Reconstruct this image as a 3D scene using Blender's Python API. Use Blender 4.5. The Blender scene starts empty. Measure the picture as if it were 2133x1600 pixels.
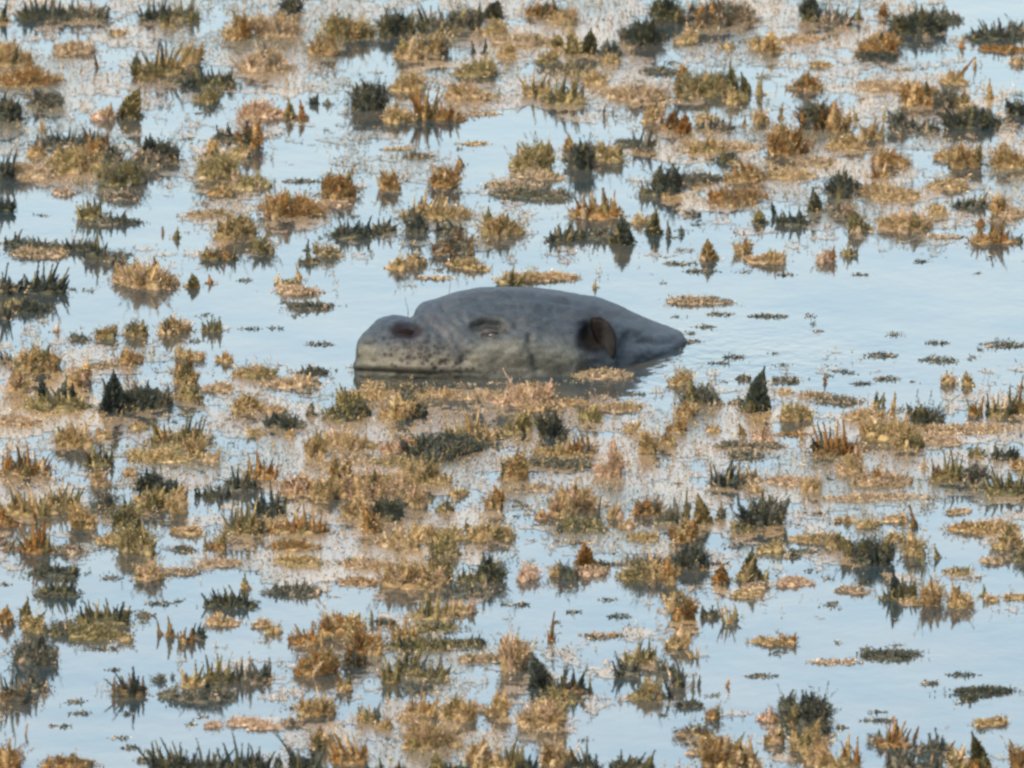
import bpy, math, random
import numpy as np
from mathutils import Vector, Matrix
R = math.radians
S = bpy.context.scene

# ------------------------------------------------------------------ camera
K = 0.0011            # metres per photo pixel at the middle of the frame
DIST = 50.0
ELEV = R(10.0)
PW, PH = 2133.0, 1600.0
CAM = np.array([0.0, -DIST*math.cos(ELEV), DIST*math.sin(ELEV)])
FWD = -CAM/np.linalg.norm(CAM)
RGT = np.array([1.0, 0.0, 0.0])
UPV = np.cross(RGT, FWD)
cd = bpy.data.cameras.new('camera'); cam = bpy.data.objects.new('camera', cd)
S.collection.objects.link(cam); S.camera = cam
cam.location = CAM
cam.rotation_euler = (math.pi/2-ELEV, 0, 0)
cd.sensor_width = 36.0
cd.lens = 36.0*DIST/(PW*K)
cd.clip_start = 0.5; cd.clip_end = 6000
cd.dof.use_dof = True
cd.dof.focus_distance = 49.3
cd.dof.aperture_fstop = 18.0

# ------------------------------------------------------------------ light
SUN_EL, SUN_AZ = R(48), R(215)      # azimuth clockwise from +Y
w = bpy.data.worlds.new('World'); S.world = w; w.use_nodes = True
nt = w.node_tree; bg = nt.nodes['Background']
sky = nt.nodes.new('ShaderNodeTexSky'); sky.sky_type = 'NISHITA'
sky.sun_disc = False; sky.sun_elevation = SUN_EL; sky.sun_rotation = SUN_AZ
sky.air_density = 1.0; sky.dust_density = 4.5; sky.ozone_density = 1.0
tint = nt.nodes.new('ShaderNodeMix'); tint.data_type = 'RGBA'; tint.blend_type = 'MULTIPLY'; tint.inputs[0].default_value = 1
tint.inputs[7].default_value = (1.12, 1.055, .925, 1)      # thin high cloud takes some blue out of the sky
nt.links.new(sky.outputs[0], tint.inputs[6]); nt.links.new(tint.outputs[2], bg.inputs[0]); bg.inputs[1].default_value = 0.12
sd = bpy.data.lights.new('sun', 'SUN'); sd.energy = 0.9; sd.angle = R(14); sd.color = (1.0, 0.93, 0.82)
so = bpy.data.objects.new('sun', sd); S.collection.objects.link(so)
sv = Vector((math.sin(SUN_AZ)*math.cos(SUN_EL), math.cos(SUN_AZ)*math.cos(SUN_EL), math.sin(SUN_EL)))
so.rotation_euler = sv.to_track_quat('Z', 'Y').to_euler()
S.view_settings.view_transform = 'Standard'; S.view_settings.look = 'None'
S.view_settings.exposure = 2.22
S.view_settings.gamma = 1.0
S.cycles.filter_width = 2.6
S.cycles.max_bounces = 6

# ------------------------------------------------------------------ helpers
C = S.collection
rng = np.random.default_rng(7)

def ray(px, py):
    d = FWD*DIST + RGT*((px-PW/2)*K) + UPV*((PH/2-py)*K)
    return d/np.linalg.norm(d)
def ground(px, py, h=0.0):
    d = ray(px, py); t = (h-CAM[2])/d[2]
    return CAM+d*t
def scale_at(p):                     # metres per photo pixel at point p
    return K*float(np.dot(p-CAM, FWD))/DIST
def project(P):
    v = P-CAM
    z = v@FWD
    return PW/2+(v@RGT)/z*DIST/K, PH/2-(v@UPV)/z*DIST/K

def mesh_from(name, V, F, col=None, smooth=False):
    """V (n,3); F list of (m,k) int arrays; col (n,3) point colours"""
    me = bpy.data.meshes.new(name)
    F = [f for f in F if len(f)]
    me.vertices.add(len(V)); me.vertices.foreach_set('co', np.ascontiguousarray(V, dtype=np.float32).ravel())
    loops = np.concatenate([f.ravel() for f in F]).astype(np.int32)
    tot = np.concatenate([np.full(len(f), f.shape[1], dtype=np.int32) for f in F])
    start = np.concatenate([[0], np.cumsum(tot)[:-1]]).astype(np.int32)
    me.loops.add(len(loops)); me.loops.foreach_set('vertex_index', loops)
    me.polygons.add(len(tot)); me.polygons.foreach_set('loop_start', start)
    me.polygons.foreach_set('loop_total', tot)
    if smooth: me.polygons.foreach_set('use_smooth', np.ones(len(tot), dtype=bool))
    if col is not None:
        a = me.color_attributes.new('pigment', 'FLOAT_COLOR', 'POINT')
        c = np.ones((len(V), 4), dtype=np.float32); c[:, :3] = col
        a.data.foreach_set('color', c.ravel())
    me.update(calc_edges=True); me.validate()
    return me

def link(name, me, mat=None, parent=None, loc=None):
    o = bpy.data.objects.new(name, me); C.objects.link(o)
    if me is not None and mat is not None and not me.materials: me.materials.append(mat)
    if parent is not None: o.parent = parent
    if loc is not None: o.location = loc
    return o
def tag(o, label=None, cat=None, group=None, kind=None):
    if label: o['label'] = label
    if cat: o['category'] = cat
    if group: o['group'] = group
    if kind: o['kind'] = kind
    return o

def new_mat(name):
    m = bpy.data.materials.new(name); m.use_nodes = True
    return m, m.node_tree.nodes, m.node_tree.links, m.node_tree.nodes['Principled BSDF']

# ------------------------------------------------------------------ materials
def weed_material():
    m, n, l, b = new_mat('weed')
    at = n.new('ShaderNodeAttribute'); at.attribute_name = 'pigment'
    tc = n.new('ShaderNodeNewGeometry')
    ns = n.new('ShaderNodeTexNoise'); ns.inputs['Scale'].default_value = 90; ns.inputs['Detail'].default_value = 3
    mr = n.new('ShaderNodeMapRange'); mr.inputs[1].default_value = .3; mr.inputs[2].default_value = .7
    mr.inputs[3].default_value = .72; mr.inputs[4].default_value = 1.3
    mx = n.new('ShaderNodeMix'); mx.data_type = 'RGBA'; mx.blend_type = 'MULTIPLY'; mx.inputs[0].default_value = 1
    l.new(tc.outputs['Position'], ns.inputs['Vector']); l.new(ns.outputs[0], mr.inputs[0])
    l.new(at.outputs['Color'], mx.inputs[6]); l.new(mr.outputs[0], mx.inputs[7])
    l.new(mx.outputs[2], b.inputs['Base Color'])
    b.inputs['Roughness'].default_value = .8
    b.inputs['Specular IOR Level'].default_value = .06
    tr = n.new('ShaderNodeBsdfTranslucent'); ms = n.new('ShaderNodeMixShader'); ms.inputs[0].default_value = .22
    l.new(mx.outputs[2], tr.inputs[0]); l.new(b.outputs[0], ms.inputs[1]); l.new(tr.outputs[0], ms.inputs[2])
    l.new(ms.outputs[0], n['Material Output'].inputs[0])
    return m
WEED = weed_material()

def film_material():
    m, n, l, b = new_mat('wet_film')
    at = n.new('ShaderNodeAttribute'); at.attribute_name = 'pigment'
    g = n.new('ShaderNodeNewGeometry')
    ns = n.new('ShaderNodeTexNoise'); ns.inputs['Scale'].default_value = 160; ns.inputs['Detail'].default_value = 4
    l.new(g.outputs['Position'], ns.inputs['Vector'])
    mr = n.new('ShaderNodeMapRange'); mr.inputs[1].default_value = .3; mr.inputs[2].default_value = .7
    mr.inputs[3].default_value = .85; mr.inputs[4].default_value = 1.15
    mx = n.new('ShaderNodeMix'); mx.data_type = 'RGBA'; mx.blend_type = 'MULTIPLY'; mx.inputs[0].default_value = 1
    l.new(ns.outputs[0], mr.inputs[0]); l.new(at.outputs['Color'], mx.inputs[6]); l.new(mr.outputs[0], mx.inputs[7])
    l.new(mx.outputs[2], b.inputs['Base Color'])
    bp = n.new('ShaderNodeBump'); bp.inputs['Strength'].default_value = .1; bp.inputs['Distance'].default_value = .0004
    l.new(ns.outputs[0], bp.inputs['Height']); l.new(bp.outputs[0], b.inputs['Normal'])
    b.inputs['Roughness'].default_value = .22; b.inputs['IOR'].default_value = 1.33
    return m
FILM = film_material()

def water_material():
    m, n, l, b = new_mat('water')
    g = n.new('ShaderNodeNewGeometry')
    mp = n.new('ShaderNodeMapping'); mp.inputs['Scale'].default_value = (1, .55, 1)
    l.new(g.outputs['Position'], mp.inputs[0])
    n1 = n.new('ShaderNodeTexNoise'); n1.inputs['Scale'].default_value = 5; n1.inputs['Detail'].default_value = 3
    n2 = n.new('ShaderNodeTexNoise'); n2.inputs['Scale'].default_value = 26; n2.inputs['Detail'].default_value = 3
    l.new(mp.outputs[0], n1.inputs['Vector']); l.new(mp.outputs[0], n2.inputs['Vector'])
    ad = n.new('ShaderNodeMath'); ad.operation = 'MULTIPLY_ADD'; ad.inputs[1].default_value = .22
    l.new(n2.outputs[0], ad.inputs[0]); l.new(n1.outputs[0], ad.inputs[2])
    bp = n.new('ShaderNodeBump'); bp.inputs['Strength'].default_value = .35; bp.inputs['Distance'].default_value = .006
    # small ripples where the neck slides under
    sb = n.new('ShaderNodeVectorMath'); sb.operation = 'DISTANCE'; sb.inputs[1].default_value = (.33, .28, 0)
    l.new(g.outputs['Position'], sb.inputs[0])
    fall = n.new('ShaderNodeMapRange'); fall.inputs[1].default_value = .1; fall.inputs[2].default_value = .75; fall.inputs[3].default_value = 1.6; fall.inputs[4].default_value = 0
    l.new(sb.outputs['Value'], fall.inputs[0])
    n5 = n.new('ShaderNodeTexNoise'); n5.inputs['Scale'].default_value = 30; n5.inputs['Detail'].default_value = 2
    l.new(mp.outputs[0], n5.inputs['Vector'])
    rp = n.new('ShaderNodeMath'); rp.operation = 'MULTIPLY_ADD'
    l.new(n5.outputs[0], rp.inputs[0]); l.new(fall.outputs[0], rp.inputs[1]); l.new(ad.outputs[0], rp.inputs[2])
    l.new(rp.outputs[0], bp.inputs['Height']); l.new(bp.outputs[0], b.inputs['Normal'])
    # murky body with faint drowned weed
    n3 = n.new('ShaderNodeTexNoise'); n3.inputs['Scale'].default_value = 3.2; n3.inputs['Detail'].default_value = 6
    l.new(g.outputs['Position'], n3.inputs['Vector'])
    cr = n.new('ShaderNodeValToRGB')
    cr.color_ramp.elements[0].position = .4; cr.color_ramp.elements[0].color = (.012, .020, .024, 1)
    cr.color_ramp.elements[1].position = .62; cr.color_ramp.elements[1].color = (.035, .034, .028, 1)
    l.new(n3.outputs[0], cr.inputs[0]); l.new(cr.outputs[0], b.inputs['Base Color'])
    b.inputs['Roughness'].default_value = .06; b.inputs['IOR'].default_value = 1.34
    return m
WATER = water_material()

def skin_material(name='skin', spec=.17):
    m, n, l, b = new_mat(name)
    at = n.new('ShaderNodeAttribute'); at.attribute_name = 'pigment'
    g = n.new('ShaderNodeNewGeometry')
    ns = n.new('ShaderNodeTexNoise'); ns.inputs['Scale'].default_value = 45; ns.inputs['Detail'].default_value = 8; ns.inputs['Roughness'].default_value = .7
    n2 = n.new('ShaderNodeTexNoise'); n2.inputs['Scale'].default_value = 260; n2.inputs['Detail'].default_value = 4
    l.new(g.outputs['Position'], ns.inputs['Vector']); l.new(g.outputs['Position'], n2.inputs['Vector'])
    mr = n.new('ShaderNodeMapRange'); mr.inputs[1].default_value = .25; mr.inputs[2].default_value = .75
    mr.inputs[3].default_value = .5; mr.inputs[4].default_value = 1.5
    mr2 = n.new('ShaderNodeMapRange'); mr2.inputs[1].default_value = .25; mr2.inputs[2].default_value = .75
    mr2.inputs[3].default_value = .6; mr2.inputs[4].default_value = 1.4
    l.new(ns.outputs[0], mr.inputs[0]); l.new(n2.outputs[0], mr2.inputs[0])
    mu = n.new('ShaderNodeMath'); mu.operation = 'MULTIPLY'; l.new(mr.outputs[0], mu.inputs[0]); l.new(mr2.outputs[0], mu.inputs[1])
    mx = n.new('ShaderNodeMix'); mx.data_type = 'RGBA'; mx.blend_type = 'MULTIPLY'; mx.inputs[0].default_value = 1
    l.new(at.outputs['Color'], mx.inputs[6]); l.new(mu.outputs[0], mx.inputs[7]); l.new(mx.outputs[2], b.inputs['Base Color'])
    b.inputs['Roughness'].default_value = .55; b.inputs['Specular IOR Level'].default_value = spec
    bp = n.new('ShaderNodeBump'); bp.inputs['Strength'].default_value = .5; bp.inputs['Distance'].default_value = .004
    l.new(ns.outputs[0], bp.inputs['Height']); l.new(bp.outputs[0], b.inputs['Normal'])
    return m
SKIN = skin_material()
EARSKIN = skin_material('ear_skin', .05)

def plain(name, col, rough=.4):
    m, n, l, b = new_mat(name)
    ns = n.new('ShaderNodeTexNoise'); ns.inputs['Scale'].default_value = 120
    cr = n.new('ShaderNodeValToRGB')
    cr.color_ramp.elements[0].color = (*[c*.6 for c in col], 1); cr.color_ramp.elements[1].color = (*[c*1.3 for c in col], 1)
    l.new(ns.outputs[0], cr.inputs[0]); l.new(cr.outputs[0], b.inputs['Base Color'])
    b.inputs['Roughness'].default_value = rough; b.inputs['Specular IOR Level'].default_value = .03 if rough > .5 else .4
    return m
EYE = plain('eye_dark', (.012, .010, .010), .3)
NOSTRIL = plain('nostril_shade', (.006, .0042, .0042), .9)  # near-black stand-in for the shade inside the nostril

# ------------------------------------------------------------------ water and bed
def grid_plane(name, size, z, mat, n=2):
    xs = np.linspace(-size, size, n)
    X, Y = np.meshgrid(xs, xs); V = np.stack([X.ravel(), Y.ravel(), np.full(X.size, z)], 1)
    i = np.arange(n-1); A = (i[:, None]*n+i[None, :]).ravel()
    F = np.stack([A, A+1, A+n+1, A+n], 1)
    o = link(name, mesh_from(name, V, [F]), mat); tag(o, kind='structure'); return o
grid_plane('water', 2500.0, 0.0, WATER, 3)

# ------------------------------------------------------------------ weed geometry
PAL = {   # albedo: list of (r,g,b)
 'O': [(.32,.232,.118), (.275,.195,.094), (.36,.28,.175), (.21,.145,.070)],
 'T': [(.34,.265,.185), (.29,.225,.155), (.38,.305,.225), (.25,.19,.135)],
 'P': [(.35,.24,.175), (.30,.21,.145), (.37,.275,.205)],
 'R': [(.20,.105,.035), (.15,.08,.030), (.24,.135,.05), (.12,.075,.035)],
 'D': [(.027,.037,.033), (.037,.047,.040), (.022,.030,.029), (.060,.062,.045)],
 'K': [(.065,.076,.064), (.09,.094,.078), (.05,.062,.056), (.12,.113,.085)],
 'G': [(.12,.108,.05), (.095,.09,.042), (.155,.135,.065), (.068,.07,.038)],
 'Y': [(.26,.215,.10), (.21,.175,.08), (.29,.24,.13), (.17,.145,.065)],
 'M': [(.16,.19,.20), (.13,.155,.165), (.20,.22,.22)],
}
def pick(rg, codes, n):
    out = np.zeros((n, 3))
    extra = {'O': 'YG', 'T': 'OK', 'P': 'OT', 'R': 'OG', 'D': 'KG', 'K': 'DT', 'G': 'YK', 'Y': 'GT', 'M': 'MM'}[codes[0]]
    pr = np.array([.56, .22, .12, .10] if len(codes) == 2 else [.74, .15, .11]); codes = codes+extra
    cs = rg.choice(len(codes), n, p=pr/pr.sum())
    for i, c in enumerate(codes):
        k = cs == i; p = np.array(PAL[c]); out[k] = p[rg.integers(0, len(p), k.sum())]
    return out*rg.uniform(.6, 1.25, (n, 1))*.82

class Soup:
    def __init__(s): s.V = []; s.Q = []; s.C = []; s.n = 0
    def add(s, V, Q, Cc):
        s.V.append(V); s.Q.append(Q+s.n); s.C.append(Cc); s.n += len(V)
    def mesh(s, name):
        return mesh_from(name, np.concatenate(s.V), [np.concatenate(s.Q)], np.concatenate(s.C))

def leaflets(sp, rg, P, D, L, W, col):
    n = len(P)
    D = D/np.maximum(np.linalg.norm(D, axis=1, keepdims=True), 1e-9)
    side = np.cross(D, rg.normal(size=(n, 3))); side /= np.maximum(np.linalg.norm(side, axis=1, keepdims=True), 1e-9)
    m = P+D*(L*.5)[:, None]; s2 = side*(W*.5)[:, None]
    V = np.stack([P, m+s2, P+D*L[:, None], m-s2], 1).reshape(-1, 3)
    Q = np.arange(n*4).reshape(n, 4)
    sp.add(V, Q, np.repeat(col, 4, 0))

def fronds(sp, rg, root, axis, H, Rr, codes, dens=1.0, core=True, col=None):
    """many feathery plumes at once. root (n,3), axis (n,3), H (n), Rr (n)"""
    n = len(root)
    axis = axis/np.linalg.norm(axis, axis=1, keepdims=True)
    fc = pick(rg, codes, n) if col is None else col
    cnt = np.clip((H*Rr*2/(0.0055*0.0030)*1.5*dens).astype(int), 10, 900)
    idx = np.repeat(np.arange(n), cnt); m = len(idx)
    t = rg.uniform(0, 1, m)**.9
    ph = rg.uniform(0, 2*math.pi, m)
    a = axis[idx]
    ref = np.where(np.abs(a[:, 2:3]) > .9, np.array([[1., 0, 0]]), np.array([[0, 0, 1.]]))
    u = np.cross(a, ref); u /= np.linalg.norm(u, axis=1, keepdims=True); v = np.cross(a, u)
    rad = u*np.cos(ph)[:, None]+v*np.sin(ph)[:, None]
    prof = (1-t)**1.1*(.95+1.0*t)*Rr[idx]
    bend = rg.normal(0, .12, (n, 3)); bend[:, 2] = 0
    P = root[idx]+a*(H[idx]*t*.93)[:, None]+bend[idx]*(H[idx]*t**2)[:, None]+rad*(prof*.25)[:, None]
    D = rad*.8+a*(.55+.9*t)[:, None]+rg.normal(0, .2, (m, 3))
    L = np.clip(prof*1.05, .0045, .022)*rg.uniform(.7, 1.25, m)
    # the rest of a wide plume's radius is taken by starting further out
    P = P+rad*(np.maximum(prof-L*.8, 0)*rg.uniform(.2, 1, m))[:, None]
    W = L*rg.uniform(.28, .5, m)
    c = fc[idx]*rg.uniform(.6, 1.4, (m, 1))
    leaflets(sp, rg, P, D, L, W, c)
    if core:
        k = 6; ts = np.array([-.25, .1, .45, .75, 1.0]); pr = np.array([.55, .72, .55, .30, .02])
        an = np.arange(k)*2*math.pi/k
        ref = np.where(np.abs(axis[:, 2:3]) > .9, np.array([[1., 0, 0]]), np.array([[0, 0, 1.]]))
        u = np.cross(axis, ref); u /= np.linalg.norm(u, axis=1, keepdims=True); v = np.cross(axis, u)
        V = np.zeros((n, len(ts), k, 3))
        for i, (tt, pp) in enumerate(zip(ts, pr)):
            cpos = root+axis*(H*tt*.93)[:, None]+bend*(H*max(tt, 0)**2)[:, None]
            for j in range(k):
                V[:, i, j] = cpos+(u*math.cos(an[j])+v*math.sin(an[j]))*(Rr*pp*rg.uniform(.7, 1.1, n))[:, None]
        base = np.arange(n)*len(ts)*k
        Q = []
        for i in range(len(ts)-1):
            for j in range(k):
                j2 = (j+1) % k
                Q.append(np.stack([base+i*k+j, base+i*k+j2, base+(i+1)*k+j2, base+(i+1)*k+j], 1))
        sp.add(V.reshape(-1, 3), np.concatenate(Q), np.repeat(fc*.85, len(ts)*k, 0))

def dome(sp, rg, rx, ry, hz, codes, lump=.3):
    nu, nv = 22, 7
    th = np.arange(nu)*2*math.pi/nu
    k1, k2, k3 = rg.uniform(0, 6.28, 3)
    rr = 1+lump*(np.sin(2*th+k1)*.5+np.sin(3*th+k2)*.6+np.sin(5*th+k3)*.5)
    V = []
    for i in range(nv):
        e = -0.35+i/(nv-1)*(math.pi/2+.35)
        c, s = math.cos(e), math.sin(e)
        V.append(np.stack([rx*rr*c*np.cos(th), ry*rr*c*np.sin(th), hz*s*(1+.25*np.sin(3*th+k2)*c)+0*th], 1))
    V = np.concatenate(V); V += rg.normal(0, .03, V.shape)*np.array([rx, ry, hz])
    Q = []
    for i in range(nv-1):
        for j in range(nu):
            Q.append((i*nu+j, i*nu+(j+1) % nu, (i+1)*nu+(j+1) % nu, (i+1)*nu+j))
    sp.add(V, np.array(Q), pick(rg, codes, len(V))*.85)
    return rr, (k1, k2, k3)

def skirt(sp, rg, w, d, codes):
    n = int(np.clip(w*d/(.006**2)*.8, 10, 900))
    a = rg.uniform(0, 2*math.pi, n); r = .7+np.abs(rg.normal(0, .36, n)); q = rg.uniform(0, 6.28)
    r *= 1+.3*np.sin(2*a+q)+.2*np.sin(5*a+q*2)
    P = np.stack([w*.5*r*np.cos(a), d*.5*r*np.sin(a), rg.uniform(-.0005, .002, n)], 1)
    D = rg.normal(0, 1, (n, 3)); D[:, 2] = np.abs(D[:, 2])*.5
    L = rg.uniform(.003, .009, n)
    leaflets(sp, rg, P, D, L, L*.5, pick(rg, codes, n))

def shifted(sp, k0, dx, dy):
    for i in range(k0, len(sp.V)): sp.V[i] = sp.V[i]+np.array([dx, dy, 0])

def mound(sp, rg, w, d, h, codes, tall=.5):
    """lumpy floating cushion: dome core bristling with small plumes"""
    rx, ry = w*.47, d*.47
    hz = h*.5
    rr, ks = dome(sp, rg, rx, ry, hz*.8, codes)
    area = w*d*.8+w*h
    n = int(np.clip(area/(.0085**2), 12, 480))
    a = rg.uniform(0, 2*math.pi, n); r = np.sqrt(rg.uniform(0, 1, n))
    r = np.minimum(r, .99)
    rim = 1+.3*(np.sin(2*a+ks[0])*.5+np.sin(3*a+ks[1])*.6+np.sin(5*a+ks[2])*.5)
    x = rx*rim*r*np.cos(a); y = ry*rim*r*np.sin(a); z = hz*.8*np.sqrt(1-r**2)*.85-.001
    ax = np.stack([x/rx*.75, y/ry*.75, np.full(n, 1.)], 1)+rg.normal(0, .22, (n, 3))
    H = np.clip(h*rg.uniform(.25, .6, n), .006, .03)
    big = rg.random(n) < .10; H[big] *= rg.uniform(1.2, 1.3+tall, big.sum())
    fronds(sp, rg, np.stack([x, y, z], 1), ax, H, np.clip(H*rg.uniform(.3, .5, n), .0028, .008), codes, dens=.55, core=False)
    m = int(np.clip(w/.009, 3, 20))           # larger plumes that break the outline
    a = rg.uniform(0, 2*math.pi, m); r = np.sqrt(rg.uniform(0, 1, m))*.9
    x = rx*r*np.cos(a); y = ry*r*np.sin(a); z = hz*.7*np.sqrt(1-r**2)*.5
    ax = rg.normal(0, .2, (m, 3)); ax[:, 0] += np.cos(a)*r*.25; ax[:, 2] = 1
    H = np.clip(h*rg.uniform(.3, 1.05, m)-z*.5, .006, .06)
    fronds(sp, rg, np.stack([x, y, z], 1), ax, H, np.clip(H*rg.uniform(.22, .42, m), .0042, .014), codes, dens=.9)
    skirt(sp, rg, w, d, codes)

def pad(sp, rg, w, d, h, codes):
    n = int(np.clip(w*d/(.007**2)*1.6, 30, 1500))
    a = rg.uniform(0, 2*math.pi, n); r = np.sqrt(rg.uniform(0, 1, n))
    P = np.stack([w*.5*r*np.cos(a), d*.5*r*np.sin(a), h*.5*(1-r)*rg.uniform(0, 1, n)-.001], 1)
    D = rg.normal(0, 1, (n, 3)); D[:, 2] = np.abs(D[:, 2])*.35
    L = rg.uniform(.006, .013, n)
    leaflets(sp, rg, P, D, L, L*.4, pick(rg, codes, n))
    nf = max(3, int(w/.012))
    a = rg.uniform(0, 6.28, nf); r = np.sqrt(rg.uniform(0, 1, nf))*.8
    root = np.stack([w*.5*r*np.cos(a), d*.5*r*np.sin(a), np.zeros(nf)], 1)
    ax = rg.normal(0, .35, (nf, 3)); ax[:, 2] = 1
    fronds(sp, rg, root, ax, h*rg.uniform(.5, 1.1, nf), np.full(nf, .0035), codes, core=False)

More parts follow.
